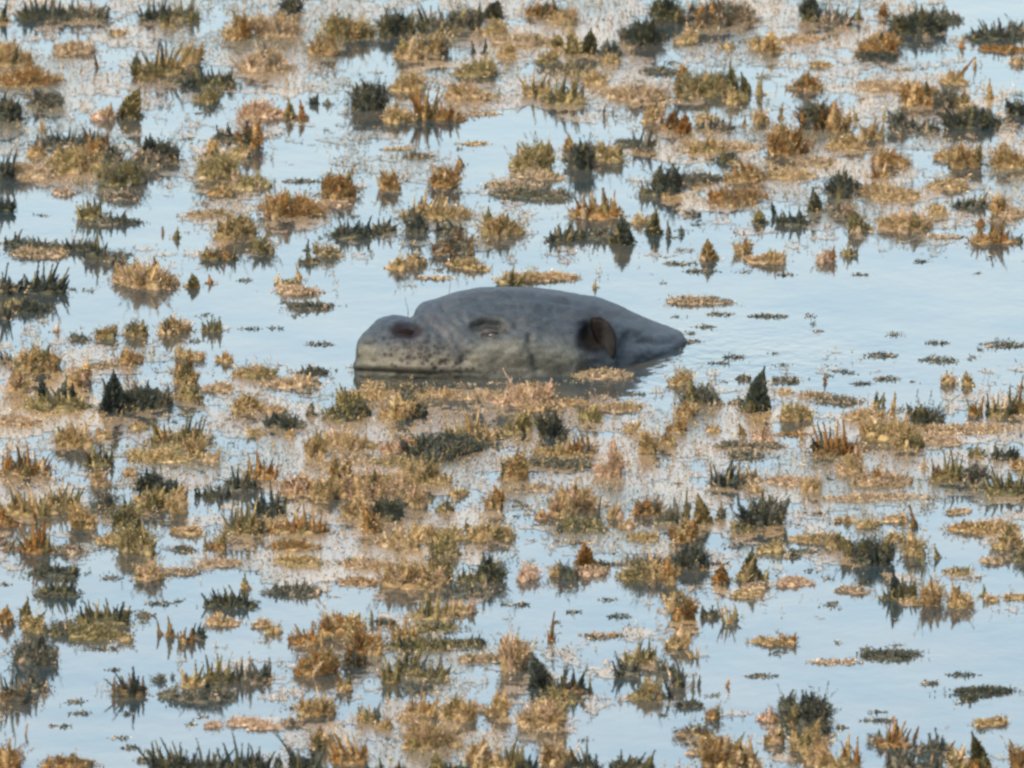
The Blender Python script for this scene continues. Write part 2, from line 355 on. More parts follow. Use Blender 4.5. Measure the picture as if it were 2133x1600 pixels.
# px py width height colours style of every clump, and a wide dark band that stands in for a reflection, read off the photograph
ENTRIES = """
90 40 85 42 DK f;180 38 80 38 KG f;325 42 50 40 D f;10 45 22 45 D s;385 42 55 35 GK f;245 70 36 12 OP m;355 55 30 20 GT m
495 80 55 52 OR m;578 76 80 45 TO m;600 27 45 35 DK m;725 78 95 42 GO m;675 112 52 58 OR f;20 135 75 48 O m;60 170 110 36 RO m
155 112 75 24 TO m;202 142 9 32 R s;285 142 24 32 DG s;345 155 62 62 GO f;397 132 32 42 O m;435 178 100 36 DG f;310 162 50 28 GR m
432 212 50 26 GO m;556 145 95 42 TO m;268 245 48 66 DG s;20 250 52 48 DK m;100 222 62 30 K m;88 272 13 32 OR s;210 248 55 24 PT m
604 245 24 42 RG s;631 248 22 42 RG s;553 240 90 28 PR m;522 305 50 54 RD m;470 290 42 24 DK f;654 216 24 22 D s;684 218 18 15 K s
770 228 62 56 DK m;120 305 85 28 K f;195 298 62 28 KR f;182 325 60 28 RO m;340 335 62 42 DK m;75 325 32 22 OR m;145 358 100 46 OY m
75 368 72 32 TY m;235 338 36 30 KD m;252 382 78 40 GK m;310 345 60 28 KT m;442 325 34 38 OG s;448 370 72 50 Y m;522 390 72 30 YG m
462 405 52 20 OR m;497 325 32 22 O m;706 408 68 46 RG m;630 378 66 9 K p;692 430 72 12 TP m;610 450 105 48 RO m;495 492 72 50 OG m
430 452 85 15 TG m;190 455 42 48 GY f;240 465 70 22 KD f;250 415 62 18 KT m;133 405 42 12 TP m;35 512 45 25 DK f;78 515 50 20 K f
150 520 72 24 DK f;198 535 42 50 DG f;238 548 46 24 K m;80 532 100 18 TG m;735 492 80 34 D f;798 482 44 26 DK f;8 372 24 60 D f
12 440 26 42 DK f;440 540 40 30 GR f;478 540 28 26 GR f;548 525 48 26 GT m;366 496 18 26 OG s;339 485 9 13 T s;640 522 14 24 KG s
642 548 32 18 GK f;685 535 52 26 GT m;305 590 112 46 OP m;322 560 18 30 R s;400 598 28 30 RG s;438 590 16 20 R s;600 594 50 14 OG m
624 585 12 34 RO s;576 588 12 16 O s;15 612 50 48 DO f;92 608 78 48 DK f;620 612 80 18 TP m;645 640 76 16 KD f;442 690 34 30 GK f
362 690 60 30 OP m;284 700 48 28 GO m;222 705 44 24 GR m;165 708 42 12 K m;116 690 18 20 P s;40 640 64 18 YG m;62 650 70 22 D m;8 665 24 44 K f
825 72 62 42 DG m;905 62 62 44 KG f;966 60 62 38 KG m;1027 38 42 38 D s;1030 72 50 26 OY m;1130 32 62 28 RD m;1178 46 50 30 OP m
896 105 62 40 OK m;850 122 48 38 O m;1010 112 15 36 D s;986 112 13 26 DK s;985 155 78 32 YG m;1090 88 105 22 TG m;1060 118 46 26 O m
1142 132 42 24 GO m;1160 98 32 28 YG s;1194 112 38 56 GD s;1226 112 38 54 GD s;1268 120 40 30 K m;1272 132 36 22 OG m;1188 148 92 22 KG m
1392 42 62 46 DG m;1335 88 72 48 DK m;1482 52 50 32 D m;1430 88 56 24 OY m;1372 150 72 28 DK p;1242 172 46 26 O m;1120 198 50 52 OG f
1176 215 66 52 GY f;1318 202 132 32 TO m;1462 195 92 34 GO m;1428 155 26 22 R s;848 186 72 34 OY m;830 252 62 30 O m;885 248 38 70 RG f
932 250 48 42 RG f;975 204 84 30 OP m;992 238 90 12 T p;1362 252 42 38 OP m;1397 268 34 42 R s;1424 278 34 46 RO s;1472 252 52 18 O m
1259 244 8 24 K s;1276 236 7 12 K s;1110 348 80 54 YG m;1122 368 84 14 TY m;1210 350 50 58 DK m;1185 312 26 34 P s;1266 335 60 36 YO m;1312 300 50 12 KD m
1340 312 42 36 K f;1472 314 66 30 OY f;1390 400 54 52 D m;1372 366 20 30 D s;1355 408 34 28 DK f;1062 388 100 12 TK m;1110 408 130 18 KG m
985 300 62 8 O p;830 312 62 9 OT p;872 330 58 12 K m;925 388 54 42 RO m;958 346 20 24 R s;900 450 92 44 OG f;962 452 56 24 OT m
812 395 42 36 OR m;866 482 40 36 DK m;936 484 46 26 DG f;945 525 72 34 KR m;968 556 62 22 OG m;1050 486 74 42 OG m;1245 452 84 52 RO f
1166 502 42 28 DG f;1198 496 42 30 DG f;1242 496 52 26 K f;1292 506 48 58 GD s;1362 485 32 54 DG s;1332 465 36 20 O m;1392 494 12 34 K s
1420 488 14 18 K s;1480 540 36 46 O s;830 560 46 26 O m;874 552 36 28 OK m;905 580 70 10 TO p;1000 562 40 12 O m
1508 48 122 42 KR m;1690 42 42 44 DG m;1742 52 52 42 KP f;1786 42 18 36 GD s;1837 35 24 32 R s;1906 66 92 42 DG m;1962 42 66 24 K f
1516 100 26 14 O m;1606 108 42 44 OR s;1575 100 26 22 O m;1662 84 82 14 TO m;1824 106 82 34 RO m;1828 122 66 12 D m;1712 136 50 12 O m;1880 146 34 7 K p
1660 88 5 7 K p;2072 80 90 32 DK f;2120 70 34 26 KG m;1994 168 18 58 R s;2004 100 15 24 R s;2088 104 90 12 R m;2030 138 10 18 R s;2120 132 30 18 OP m
1475 190 112 38 GK m;1526 188 26 58 GK s;1556 195 26 48 GK s;1584 198 18 52 OG s;1536 214 42 28 OY m;1678 186 62 28 RK m;1682 168 40 8 OR m
1702 262 62 54 DR m;1748 272 42 46 OR m;1850 182 122 18 TO m;1922 215 72 44 RO m;1966 222 40 36 K m;1992 172 56 24 O m;2062 205 20 42 O s
2004 222 40 28 OY m;1490 270 62 24 K f;1586 258 34 30 OR m;1552 262 13 22 R s;1626 246 14 34 OG s;1645 318 68 66 RO m;1765 308 80 26 O m
1815 290 38 50 OG f;1784 252 14 24 O s;1843 245 14 20 O s;1880 268 52 34 KD m;1930 274 42 24 K f;2030 262 88 36 DG m;1446 318 24 20 O s
1505 306 120 16 TO m;1458 378 114 18 KD m;1552 375 66 36 OR m;1642 368 100 18 OT m;1520 338 44 20 DG m;1702 340 60 14 TG m;1858 345 66 32 RO m
1970 330 54 22 OR m;2012 350 50 48 OR m;2102 348 62 42 OR m;2090 318 30 24 OY s;1747 410 50 50 DK m;1790 398 26 24 GO s;1698 440 32 52 D s
1832 370 32 34 RO f;1855 408 110 24 OT m;1975 392 80 22 OT m;2022 432 56 26 DK f;1532 422 112 28 RK m;1583 464 30 30 DG s;1650 468 62 28 DK f
1612 448 12 28 D s;1442 448 24 12 K f;1752 450 50 22 KR m;1790 482 50 28 GT m;1885 476 108 36 OP m;1952 446 34 22 O m;1962 494 82 9 TO p
2062 505 68 42 RO f;2040 470 20 22 R s;2078 445 24 40 OR m;1546 524 36 26 OR m;1600 545 74 24 OP m;1716 545 34 26 PR m;1770 532 26 18 GT f;2119 504 18 12 D m
2120 240 26 30 D m;2108 450 50 22 TO m;1420 550 60 8 K p
1120 580 130 20 OP m;1068 592 40 34 YG f;1240 600 14 18 OY s;1452 624 110 15 TK m;1600 659 66 6 K p;1500 655 50 8 K p;1466 681 34 8 K p
1835 741 56 12 K p;1955 750 64 12 K p;2092 719 76 18 K p;1526 744 42 9 K p;1848 790 46 10 K p;1952 715 40 7 K p;1752 774 34 5 K p;1440 712 40 8 K p
1500 757 40 5 K p;1636 573 34 6 K p;1680 271 30 5 K p;1460 566 60 10 K p;1788 573 26 5 K p;1920 545 24 5 K p;665 718 46 9 K p;520 685 36 5 K p
575 684 26 5 K p;508 585 28 5 K p;410 711 24 8 K p;1550 790 26 12 K f;1638 794 50 8 K f;1718 796 10 16 R s;1790 800 30 6 K p
1420 802 50 34 OG m;1456 842 66 42 KG m;1500 845 22 40 KD s;1576 856 52 84 DG s;1535 840 32 10 K f;1636 818 30 10 O m;1694 824 60 9 TG m
1660 872 62 34 OY m;1752 834 76 11 KT m;1976 800 24 24 OP m;2016 802 28 30 OR s;1932 888 54 36 DK m;1824 846 13 32 GR f;1840 842 11 22 G s
1858 862 19 46 OR s;1884 900 18 48 O s;1800 872 72 24 OP m;1738 946 76 62 RD f;1850 910 92 40 OG m;1896 932 52 48 OG m;2032 864 26 38 RG f
2060 862 14 44 D s;2082 866 40 42 GO f;2118 860 34 58 GR f;2000 898 200 14 TO m;1960 920 90 16 TP m;1426 868 42 32 OR m;1410 900 42 26 RO m
1546 908 20 26 OR s;1592 918 42 24 PO m;1562 932 112 16 KT m;1650 906 70 6 R p;1552 950 60 16 K f;1486 900 22 16 OR m;1516 1012 62 44 DK f
1564 1000 46 24 TG m;1770 985 56 46 OP m;1778 1010 16 16 O s;1690 1022 42 36 OP m;1842 1006 110 26 TR m;1925 975 14 32 OR s;1668 918 10 26 O s
1980 1000 64 50 GR f;2030 1006 58 38 KD m;2100 1028 80 48 GD f;2092 955 52 28 D f;2032 950 30 18 GY f;2125 975 30 20 R m;1428 1080 18 62 GD s
1408 1070 20 34 K s;1466 1090 38 66 GD s;1500 1082 24 38 DK s;1588 1090 68 48 DK m;1545 1108 52 22 GK m;1572 1024 28 18 OP m;1640 1005 80 16 TP m
1820 1040 176 10 T m;1702 1070 50 6 K p;1762 1086 40 12 OP m;1812 1096 48 22 OY m;1862 1088 52 16 OP m;1906 1098 19 48 OR s;1995 1068 50 8 OP m
2045 1102 110 20 OR m;2104 1138 62 34 OG m;1700 1130 92 18 OK m;1738 1140 44 26 OG m;1816 1172 72 46 DK m;1770 1158 22 34 DR m;1866 1124 46 22 O m
1902 1156 44 38 OG m;1923 1178 8 40 G s;1953 1162 17 28 OG s;1556 1208 42 68 YO s;1588 1205 22 28 GY f;1502 1212 36 38 RG s;1606 1148 48 24 YO m
1432 1180 62 44 DK m;1424 1130 44 52 OR m;1486 1175 44 10 D p;1575 1224 52 14 TP m;1650 1214 70 14 PT m;1990 1192 52 14 GO m;2070 1170 54 14 TG m
2125 1168 28 24 GK m;1690 1150 90 8 K p;2030 1205 30 5 K p;1650 1160 24 12 KO f;1555 1240 60 12 O m
1866 1248 32 62 GD s;1852 1250 30 26 GK f;1888 1240 34 44 GK f;1940 1258 36 44 OR m;2000 1262 52 36 O m;2049 1242 15 26 OG s;1902 1256 50 14 OK m;2112 1244 52 8 O m
2065 1250 36 10 OP m;1774 1232 60 12 TK m;1800 1214 22 8 D m;1424 1290 52 52 RK m;1410 1262 32 30 O m;1516 1300 20 40 GR f;1532 1292 12 28 G s;1480 1285 30 24 KG f
1606 1338 66 12 OP m;1642 1340 32 20 RO m;1620 1360 32 6 K p;1412 1350 44 30 OG m;1446 1370 20 26 OG f;1412 1430 28 46 KG f;1442 1432 11 24 D s
1455 1430 10 20 DK s;1515 1430 10 14 R s;1588 1409 62 6 K p;1435 1472 48 16 D f;1854 1366 100 14 DK f;1740 1380 96 6 T p;2004 1406 54 9 DK p
1936 1424 42 9 K p;2046 1442 96 12 D f;2018 1455 30 14 D f;1680 1500 80 54 DK m;1640 1470 30 30 DK f;1706 1525 34 30 D m;1600 1500 38 20 PR m
1504 1592 82 82 OR m;1560 1596 38 54 OR f;1486 1496 28 22 R m;1452 1534 62 22 KR m;1610 1548 40 30 OP m;1680 1562 72 46 OG m;1653 1530 10 26 R s
1764 1590 26 60 RO s;1784 1590 18 58 R s;1705 1596 40 46 OP m;1750 1604 70 28 OG m;1860 1555 54 46 R f;1868 1530 20 32 R s;1904 1545 12 32 R s
1822 1545 26 18 K m;1878 1598 50 46 KD f;1944 1566 64 32 KD f;1935 1600 50 34 K f;2044 1606 44 84 RG s;1998 1600 50 38 OG m;2066 1508 62 16 OR m
2122 1600 34 56 RO m;1832 1502 60 9 K p;1826 1484 30 5 K p;1752 1516 26 6 K p;1450 1570 40 10 T m
1100 1206 44 30 P m;1162 1200 36 26 OR m;1188 1206 26 26 DK m;1232 1196 60 18 PT m;1217 1178 40 50 RO s;1255 1180 32 14 DK f;1285 1176 20 9 K f
870 1218 110 44 OP m;855 1192 36 26 OY m;922 1208 50 50 GO m;770 1178 108 16 TO m;745 1215 84 9 RT m;1022 1208 50 42 DG m;972 1212 32 30 G f
972 1236 104 20 K f;1320 1205 62 30 GO m;1362 1205 28 38 O m;1394 1218 24 46 OR m;1350 1176 80 26 K f;905 1286 84 48 YO f;963 1275 46 26 OP f
905 1310 80 14 GK f;775 1298 12 26 RG s;803 1300 38 14 D m;718 1320 90 40 OR m;846 1330 48 36 OR f;762 1362 64 46 RO m;880 1348 124 28 GD f
980 1342 60 16 DG f;1072 1392 56 76 OP m;1052 1340 20 26 R s;1000 1375 100 16 TG m;1149 1334 16 64 R s;1132 1432 50 78 D s;1188 1442 60 40 DR f
1175 1415 14 36 D s;1228 1440 14 34 D s;1162 1466 70 26 GO m;1334 1382 58 54 YG f;1306 1406 46 38 K f;1252 1324 76 8 RT p;1290 1284 36 12 DK p
1350 1454 62 32 GO m;1385 1400 30 26 K f;1395 1455 14 40 DK s;736 1388 46 30 DR m;850 1402 52 54 GD f;814 1422 30 50 GR f;900 1412 60 32 GK f
876 1436 60 16 K m;720 1438 28 26 OR m;876 1490 58 44 OR f;860 1500 58 20 OP m;950 1496 66 42 O m;1035 1492 46 38 O m;1052 1462 10 28 R s
994 1478 40 14 TP m;1130 1512 80 44 OP m;1128 1480 30 22 OR m;905 1556 104 48 OP m;860 1560 42 26 O m;768 1502 38 36 GO f;802 1518 30 22 OR m
728 1590 56 72 RO f;1048 1604 56 66 OG f;1080 1592 22 42 G s;1002 1600 44 66 OP m;1100 1605 26 42 D f;912 1604 32 38 GD s;950 1606 48 18 DK f
766 1606 16 22 D s;796 1608 12 26 D s;830 1608 26 16 DK f;1165 1590 60 44 OP m;1214 1606 56 48 D f;1308 1602 64 34 DG f;1352 1602 20 44 DG s
1280 1604 20 16 D f;1245 1330 40 6 K p;1070 1260 50 6 K p;1200 1275 30 5 K p;1160 1520 24 8 K p;735 1335 30 36 GO s;1268 1250 30 6 K p
116 1196 88 26 DK f;118 1240 76 34 DG f;310 1208 56 34 OP m;380 1192 70 9 TK m;474 1262 78 36 DG f;513 1228 22 34 RO s;612 1235 92 22 K f
10 1300 38 40 RO s;54 1290 28 44 D s;70 1316 40 34 OG m;218 1296 92 42 GD f;195 1325 110 24 GY m;130 1320 62 22 KG m;74 1376 72 44 K m
264 1335 26 18 OK m;334 1322 13 34 R s;355 1326 20 46 OR s;388 1340 28 32 RK f;413 1328 28 28 DK f;465 1300 62 20 OP m;545 1305 40 16 OP m;570 1318 26 20 O m
640 1340 60 36 R f;690 1320 50 40 RO m;658 1400 90 48 RG m;25 1462 56 56 KR f;72 1436 48 42 K f;236 1448 11 38 R s;274 1448 56 48 DR f
286 1446 26 16 OP m;330 1418 24 12 K m;359 1412 11 10 K s;352 1452 40 20 KG m;405 1430 50 44 OG f;452 1420 60 42 GD f;515 1420 46 40 KD f
549 1410 28 34 DK f;468 1446 44 14 Y m;430 1456 100 26 K m;662 1488 64 38 OR m;530 1512 92 14 PT m;606 1508 44 12 KP m;444 1512 36 12 P m
672 1560 52 34 OP m;53 1530 7 24 K s;15 1602 56 42 RO m;150 1594 88 22 RK m;150 1586 16 20 D s
346 1606 58 64 D f;386 1604 32 50 DG f;430 1606 48 48 DK f;498 1606 62 52 D f;543 1606 30 46 D f;580 1606 26 36 D s;636 1606 58 56 D f
230 1205 36 8 K p;8 1218 30 6 K p;332 1258 44 8 K p;302 1284 36 8 K m;168 1487 42 8 K p;122 1513 40 6 K p;266 1488 18 8 K s;276 1558 32 10 K p;208 1352 60 6 K p
250 1538 40 6 K p;300 1585 26 8 K f;158 1462 40 6 K p;238 1396 30 5 K p
80 772 80 54 OG m;44 762 14 30 D s;14 756 26 22 K f;275 755 52 26 RO m;215 762 60 9 TK m;380 742 42 22 OY m;412 748 26 18 OR m;388 800 54 44 OR m
468 752 34 18 OR m;535 786 82 26 OG m;605 802 90 24 TO m;655 776 52 14 DK f;36 818 38 50 OP m;168 800 50 40 OP m;120 850 110 38 GY f;88 826 26 40 D s;130 826 24 40 D s;150 832 24 34 DG s
238 858 52 82 D s;282 852 62 44 DK m;325 842 56 30 KG m;392 834 60 30 GO m;456 810 62 16 TO m;516 856 60 34 O m;590 886 72 26 DK m
570 858 46 16 OP m;648 866 24 30 DG s;35 880 90 20 TP m;150 928 68 36 O m;208 968 48 40 GD f;216 912 26 18 O m;50 988 84 54 RK f
370 926 112 50 GO f;292 892 36 14 OY m;326 958 112 24 OY m;408 950 32 40 OP m;442 962 28 24 OP m;532 906 34 18 OY m;604 910 18 12 OR m
545 995 50 52 R f;500 1020 54 42 DK f;332 1035 76 48 D m;385 1034 15 28 D s;416 1034 20 22 DK f;452 1036 44 24 DK f;210 1008 44 30 OP m
272 988 26 18 OP m;60 1072 90 60 OG f;132 1060 60 52 GO f;178 1098 48 44 OR m;76 1150 54 68 RG f;20 1095 44 30 RP m;212 1058 46 34 K m
264 1096 48 46 GD m;320 1058 60 34 GO m;374 1068 42 52 OY m;290 1148 66 54 YG m;238 1130 60 18 OY m;392 1112 62 16 OP m;427 1146 9 38 R s
452 1142 42 26 RK m;510 1110 64 64 GO f;560 1070 54 50 DK f;625 1108 94 48 RO f;620 1020 66 28 PR m;658 950 42 44 O m;670 1040 50 44 OG m
560 1102 24 26 YG s;380 1146 40 10 K f;610 1140 90 18 RG m;460 1175 72 12 TP m;622 1170 90 18 OY m;20 1140 50 16 KT m;140 1150 60 16 KT m
714 830 22 34 OR s;770 828 90 20 OP m;718 872 86 42 GD m;735 845 16 30 GY s;824 872 58 40 OR m;862 862 52 32 DG m;980 915 90 50 OG f
900 932 180 34 DK m;845 940 82 30 PR m;730 932 76 32 OP m;740 960 90 16 TK m;1088 838 104 48 PO m;1128 850 70 20 OP m;1150 912 52 56 D m;1074 902 60 36 YG m;1090 918 14 28 D s
1160 948 90 28 OR f;1210 944 42 48 RK f;1160 968 108 18 KG m;1230 876 46 30 YG m;1292 852 66 14 OK m;1280 950 22 48 OP s;1272 994 44 54 PO m
1352 942 30 46 O m;1390 930 32 26 OR m;1312 898 22 20 O m;830 964 92 16 GO m;890 1004 80 44 OG m;876 950 6 18 P s;1078 1000 50 62 OR m
1046 1000 20 40 RO s;1110 1022 70 14 TK m;780 1030 130 60 OP m;715 1005 50 46 OR m;740 1075 60 34 O m;872 1056 36 46 OP m;808 1082 54 44 D m
956 1030 46 16 O m;1032 1060 36 40 OR m;926 1066 28 24 GO m;774 1110 28 44 OR m;828 1132 76 32 OT m;912 1116 100 28 OY m;1020 1118 88 32 OG m
1192 1070 84 62 OP m;1245 1092 16 60 GD s;1208 1104 84 22 GK m;1130 1080 28 18 RP m;1166 1110 12 20 D s;930 1158 58 34 GO m;1352 1070 56 36 RK m
1282 1078 42 24 OP m;1306 1100 26 22 OP m;1340 1124 68 16 YO m;1390 1092 44 26 KG m;1045 1145 40 8 K p;1090 1055 30 6 K p;1200 1130 60 9 T p
1205 795 60 6 K p;1253 782 104 18 TY m
850 812 90 14 KG m;780 806 50 9 OT m;962 804 56 7 KT p;1125 801 60 8 KO p;1035 799 34 6 TK p;905 800 24 6 K p
1190 842 60 14 OP m;1002 828 70 16 TO m;1268 852 70 11 TO m;932 824 56 18 OP m;1318 822 40 6 K p
"""
# ------------------------------------------------------------------ landmarks that the labels refer to
HIPPO = (1080, 700)
LAND = [   # (px, py, phrase used in other labels, own label)
 (1576, 856, 'the big dark pointed weed spire', 'big dark green pointed weed spire alone in clear water right of the hippo'),
 (238, 858, 'the broad black-green weed peak', 'broad black-green weed peak rising at left with the clear pool beside it'),
 (268, 245, 'the tall dark weed column', 'tall dark olive weed column mirrored in the water at upper left'),
 (631, 248, 'the twin brown weed tips', 'right one of the twin brown pointed weed tips at upper left'),
 (1110, 348, 'the yellow-grey pyramid mound', 'yellow-grey pyramid shaped weed mound facing clear water behind the hippo'),
 (1390, 400, 'the dark curled weed tuft', 'black-green curled weed tuft behind the hippo, right of centre'),
 (305, 590, 'the rounded orange weed islet', 'rounded orange-tan weed islet alone in the water left of the hippo'),
 (1149, 1334, 'the thin rust-red weed stick', 'thin rust-red upright weed stick alone in the lower middle water'),
 (1132, 1432, 'the leaning grey weed slab', 'leaning dark grey weed slab with feathery weed at its right foot'),
 (1866, 1248, 'the wispy green reed tuft', 'wispy dark green reed tuft in open water at lower right'),
 (495, 80, 'the bright orange top mound', 'bright burnt orange weed mound near the top left edge'),
 (2004, 100, None, None),
 (1994, 168, 'the leaning rust-red stalk', 'leaning rust-red weed stalk near the top right corner'),
 (2030, 262, 'the ragged black-green mound', 'ragged black-green weed mound at upper right above clear water'),
 (1150, 912, 'the round black weed bush', 'round black-green weed bush just in front of the hippo'),
 (808, 1082, 'the small black weed hump', 'small pitch dark weed hump among tan weed in the middle foreground'),
 (1816, 1172, 'the dark rounded weed mound', 'dark grey rounded weed mound at the right below the long tan mat'),
 (2044, 1606, 'the tall brown corner spire', 'tall brown pointed weed spire by the bottom right corner'),
 (1504, 1592, 'the big orange bottom mound', 'big orange-brown weed mound at the bottom edge, right of centre'),
 (346, 1606, 'the dark bottom weed hedge', 'leftmost and tallest dark green tuft of the bottom weed hedge'),
 (1078, 1000, 'the bright rust weed block', 'bright rust-brown square weed block in the middle foreground'),
 (1556, 1208, 'the yellow leaning weed fin', 'yellow-brown fin shaped weed spire at lower right, mirrored in the water'),
 (76, 1150, 'the dark brown left clump', 'dark brown and green weed tuft near the left edge in the lower half'),
 (640, 1340, 'the spiky rust weed tuft', 'spiky rust-brown weed tuft leaning left in the lower left half'),
 (1194, 112, 'the paired green weed cones', 'left one of the paired dark green weed cones near the top middle'),
 (1680, 1500, 'the blue-grey weed tangle', 'blue-grey tangled weed mound beside clear water at lower right'),
 (1306, 1406, None, None),
 (1334, 1382, 'the olive feathery weed tuft', 'olive-yellow feathery weed tuft right of the leaning grey slab'),
 (10, 1300, 'the rust tip at the left edge', 'small rust-brown weed tip at the left edge in the lower part'),
 (1774, 1232, 'the pale drifted weed strip', 'pale tan drifted weed strip with a dark lump behind, lower right water'),
 (1253, 782, 'the pale weed by the cheek', 'pale tan cushion floating against the cheek of the hippo under its ear'),
 (1088, 838, 'the pinkish weed by the jaw', 'pinkish-tan low weed heap against the jaw of the hippo'),
 (513, 1228, 'the rust tip on green weed', 'short rust-brown weed tip beside dark green weed at lower left'),
]
LM = {(a, b): own for a, b, ph, own in LAND if own}
REFS = [(a, b, ph) for a, b, ph, own in LAND if ph]
REFS += [(760, 740, "the hippo's snout"), (1420, 700, "the hippo's neck")]
CW = {'O': 'ochre', 'T': 'pale tan', 'P': 'pinkish tan', 'R': 'rust-brown', 'D': 'dark green', 'K': 'grey-green', 'G': 'olive', 'Y': 'straw-yellow', 'M': 'pale grey'}
def kind_of(c, s, w, h):
    if s == 's': return ('weed_spike', 'weed spike', 'upright weed spike', 'single weed spikes standing in the water')
    if s in 'ft': return ('weed_tuft', 'weed tuft', 'feathery weed tuft', 'feathery weed tufts on the water')
    if s == 'p': return ('weed_pad', 'weed pad', 'flat weed pad', 'thin flat weed pads lying on the water')
    if c[0] in 'DKGM': return ('green_weed_clump', 'weed clump', 'weed clump', 'green weed clumps floating on the water')
    return ('dry_weed_mound', 'weed mound', 'dry weed mound', 'dry brown weed mounds floating on the water')
ORD = ['nearest', 'second', 'third', 'fourth', 'fifth', 'sixth', 'seventh', 'eighth', 'ninth', 'tenth', 'eleventh', 'twelfth', 'thirteenth', 'fourteenth']
ES = []
for e in ENTRIES.replace('\n', ';').split(';'):
    p = e.split()
    if len(p) == 6: ES.append((*[float(v) for v in p[:4]], p[4], p[5]))
def make_labels():
    info = []; groups = {}
    for i, (x, y, w_, h_, c, s) in enumerate(ES):
        own = LM.get((int(x), int(y)))
        if own: info.append(own); continue
        best = min((r for r in REFS if (r[0], r[1]) != (x, y)), key=lambda r: math.hypot(x-r[0], (y-r[1])*1.25))
        dx, dy = x-best[0], (y-best[1])*1.25
        if abs(dx) > 2.2*abs(dy): d = 'right of' if dx > 0 else 'left of'
        elif abs(dy) > 2.2*abs(dx): d = 'below' if dy > 0 else 'above'
        else: d = ('lower' if dy > 0 else 'upper')+' '+('right' if dx > 0 else 'left')+' of'
        _, _, noun, _ = kind_of(c, s, w_, h_)
        size = 'big' if w_*h_ > 3200 else ('small' if w_*h_ < 900 else 'mid-sized')
        if s == 's': size = 'tall' if h_ > 44 else ('tiny' if h_ < 25 else 'short')
        if s == 'p': size = 'wide' if w_ > 50 else 'narrow'
        cw = CW[c[0]] if len(c) == 1 else CW[c[0]]+' and '+CW[c[1]]
        key = (size, cw, noun, d, best[2]); groups.setdefault(key, []).append((math.hypot(dx, dy), i)); info.append(None)
    for (size, cw, noun, d, ref), L in groups.items():
        L.sort()
        for r, (dist, i) in enumerate(L):
            d2 = d if d in ('above', 'below') else d
            mid = '' if len(L) == 1 else ', '+ORD[min(r, 13)]
            t = f'{size} {cw} {noun}{mid} {d} {ref}'
            if len(t.replace('-', ' ').split()) > 16: t = t.replace('mid-sized ', '')
            if len(t.replace('-', ' ').split()) > 16: t = t.replace(cw, cw.split(' and ')[0])
            info[i] = t
    return info
LABELS = make_labels()

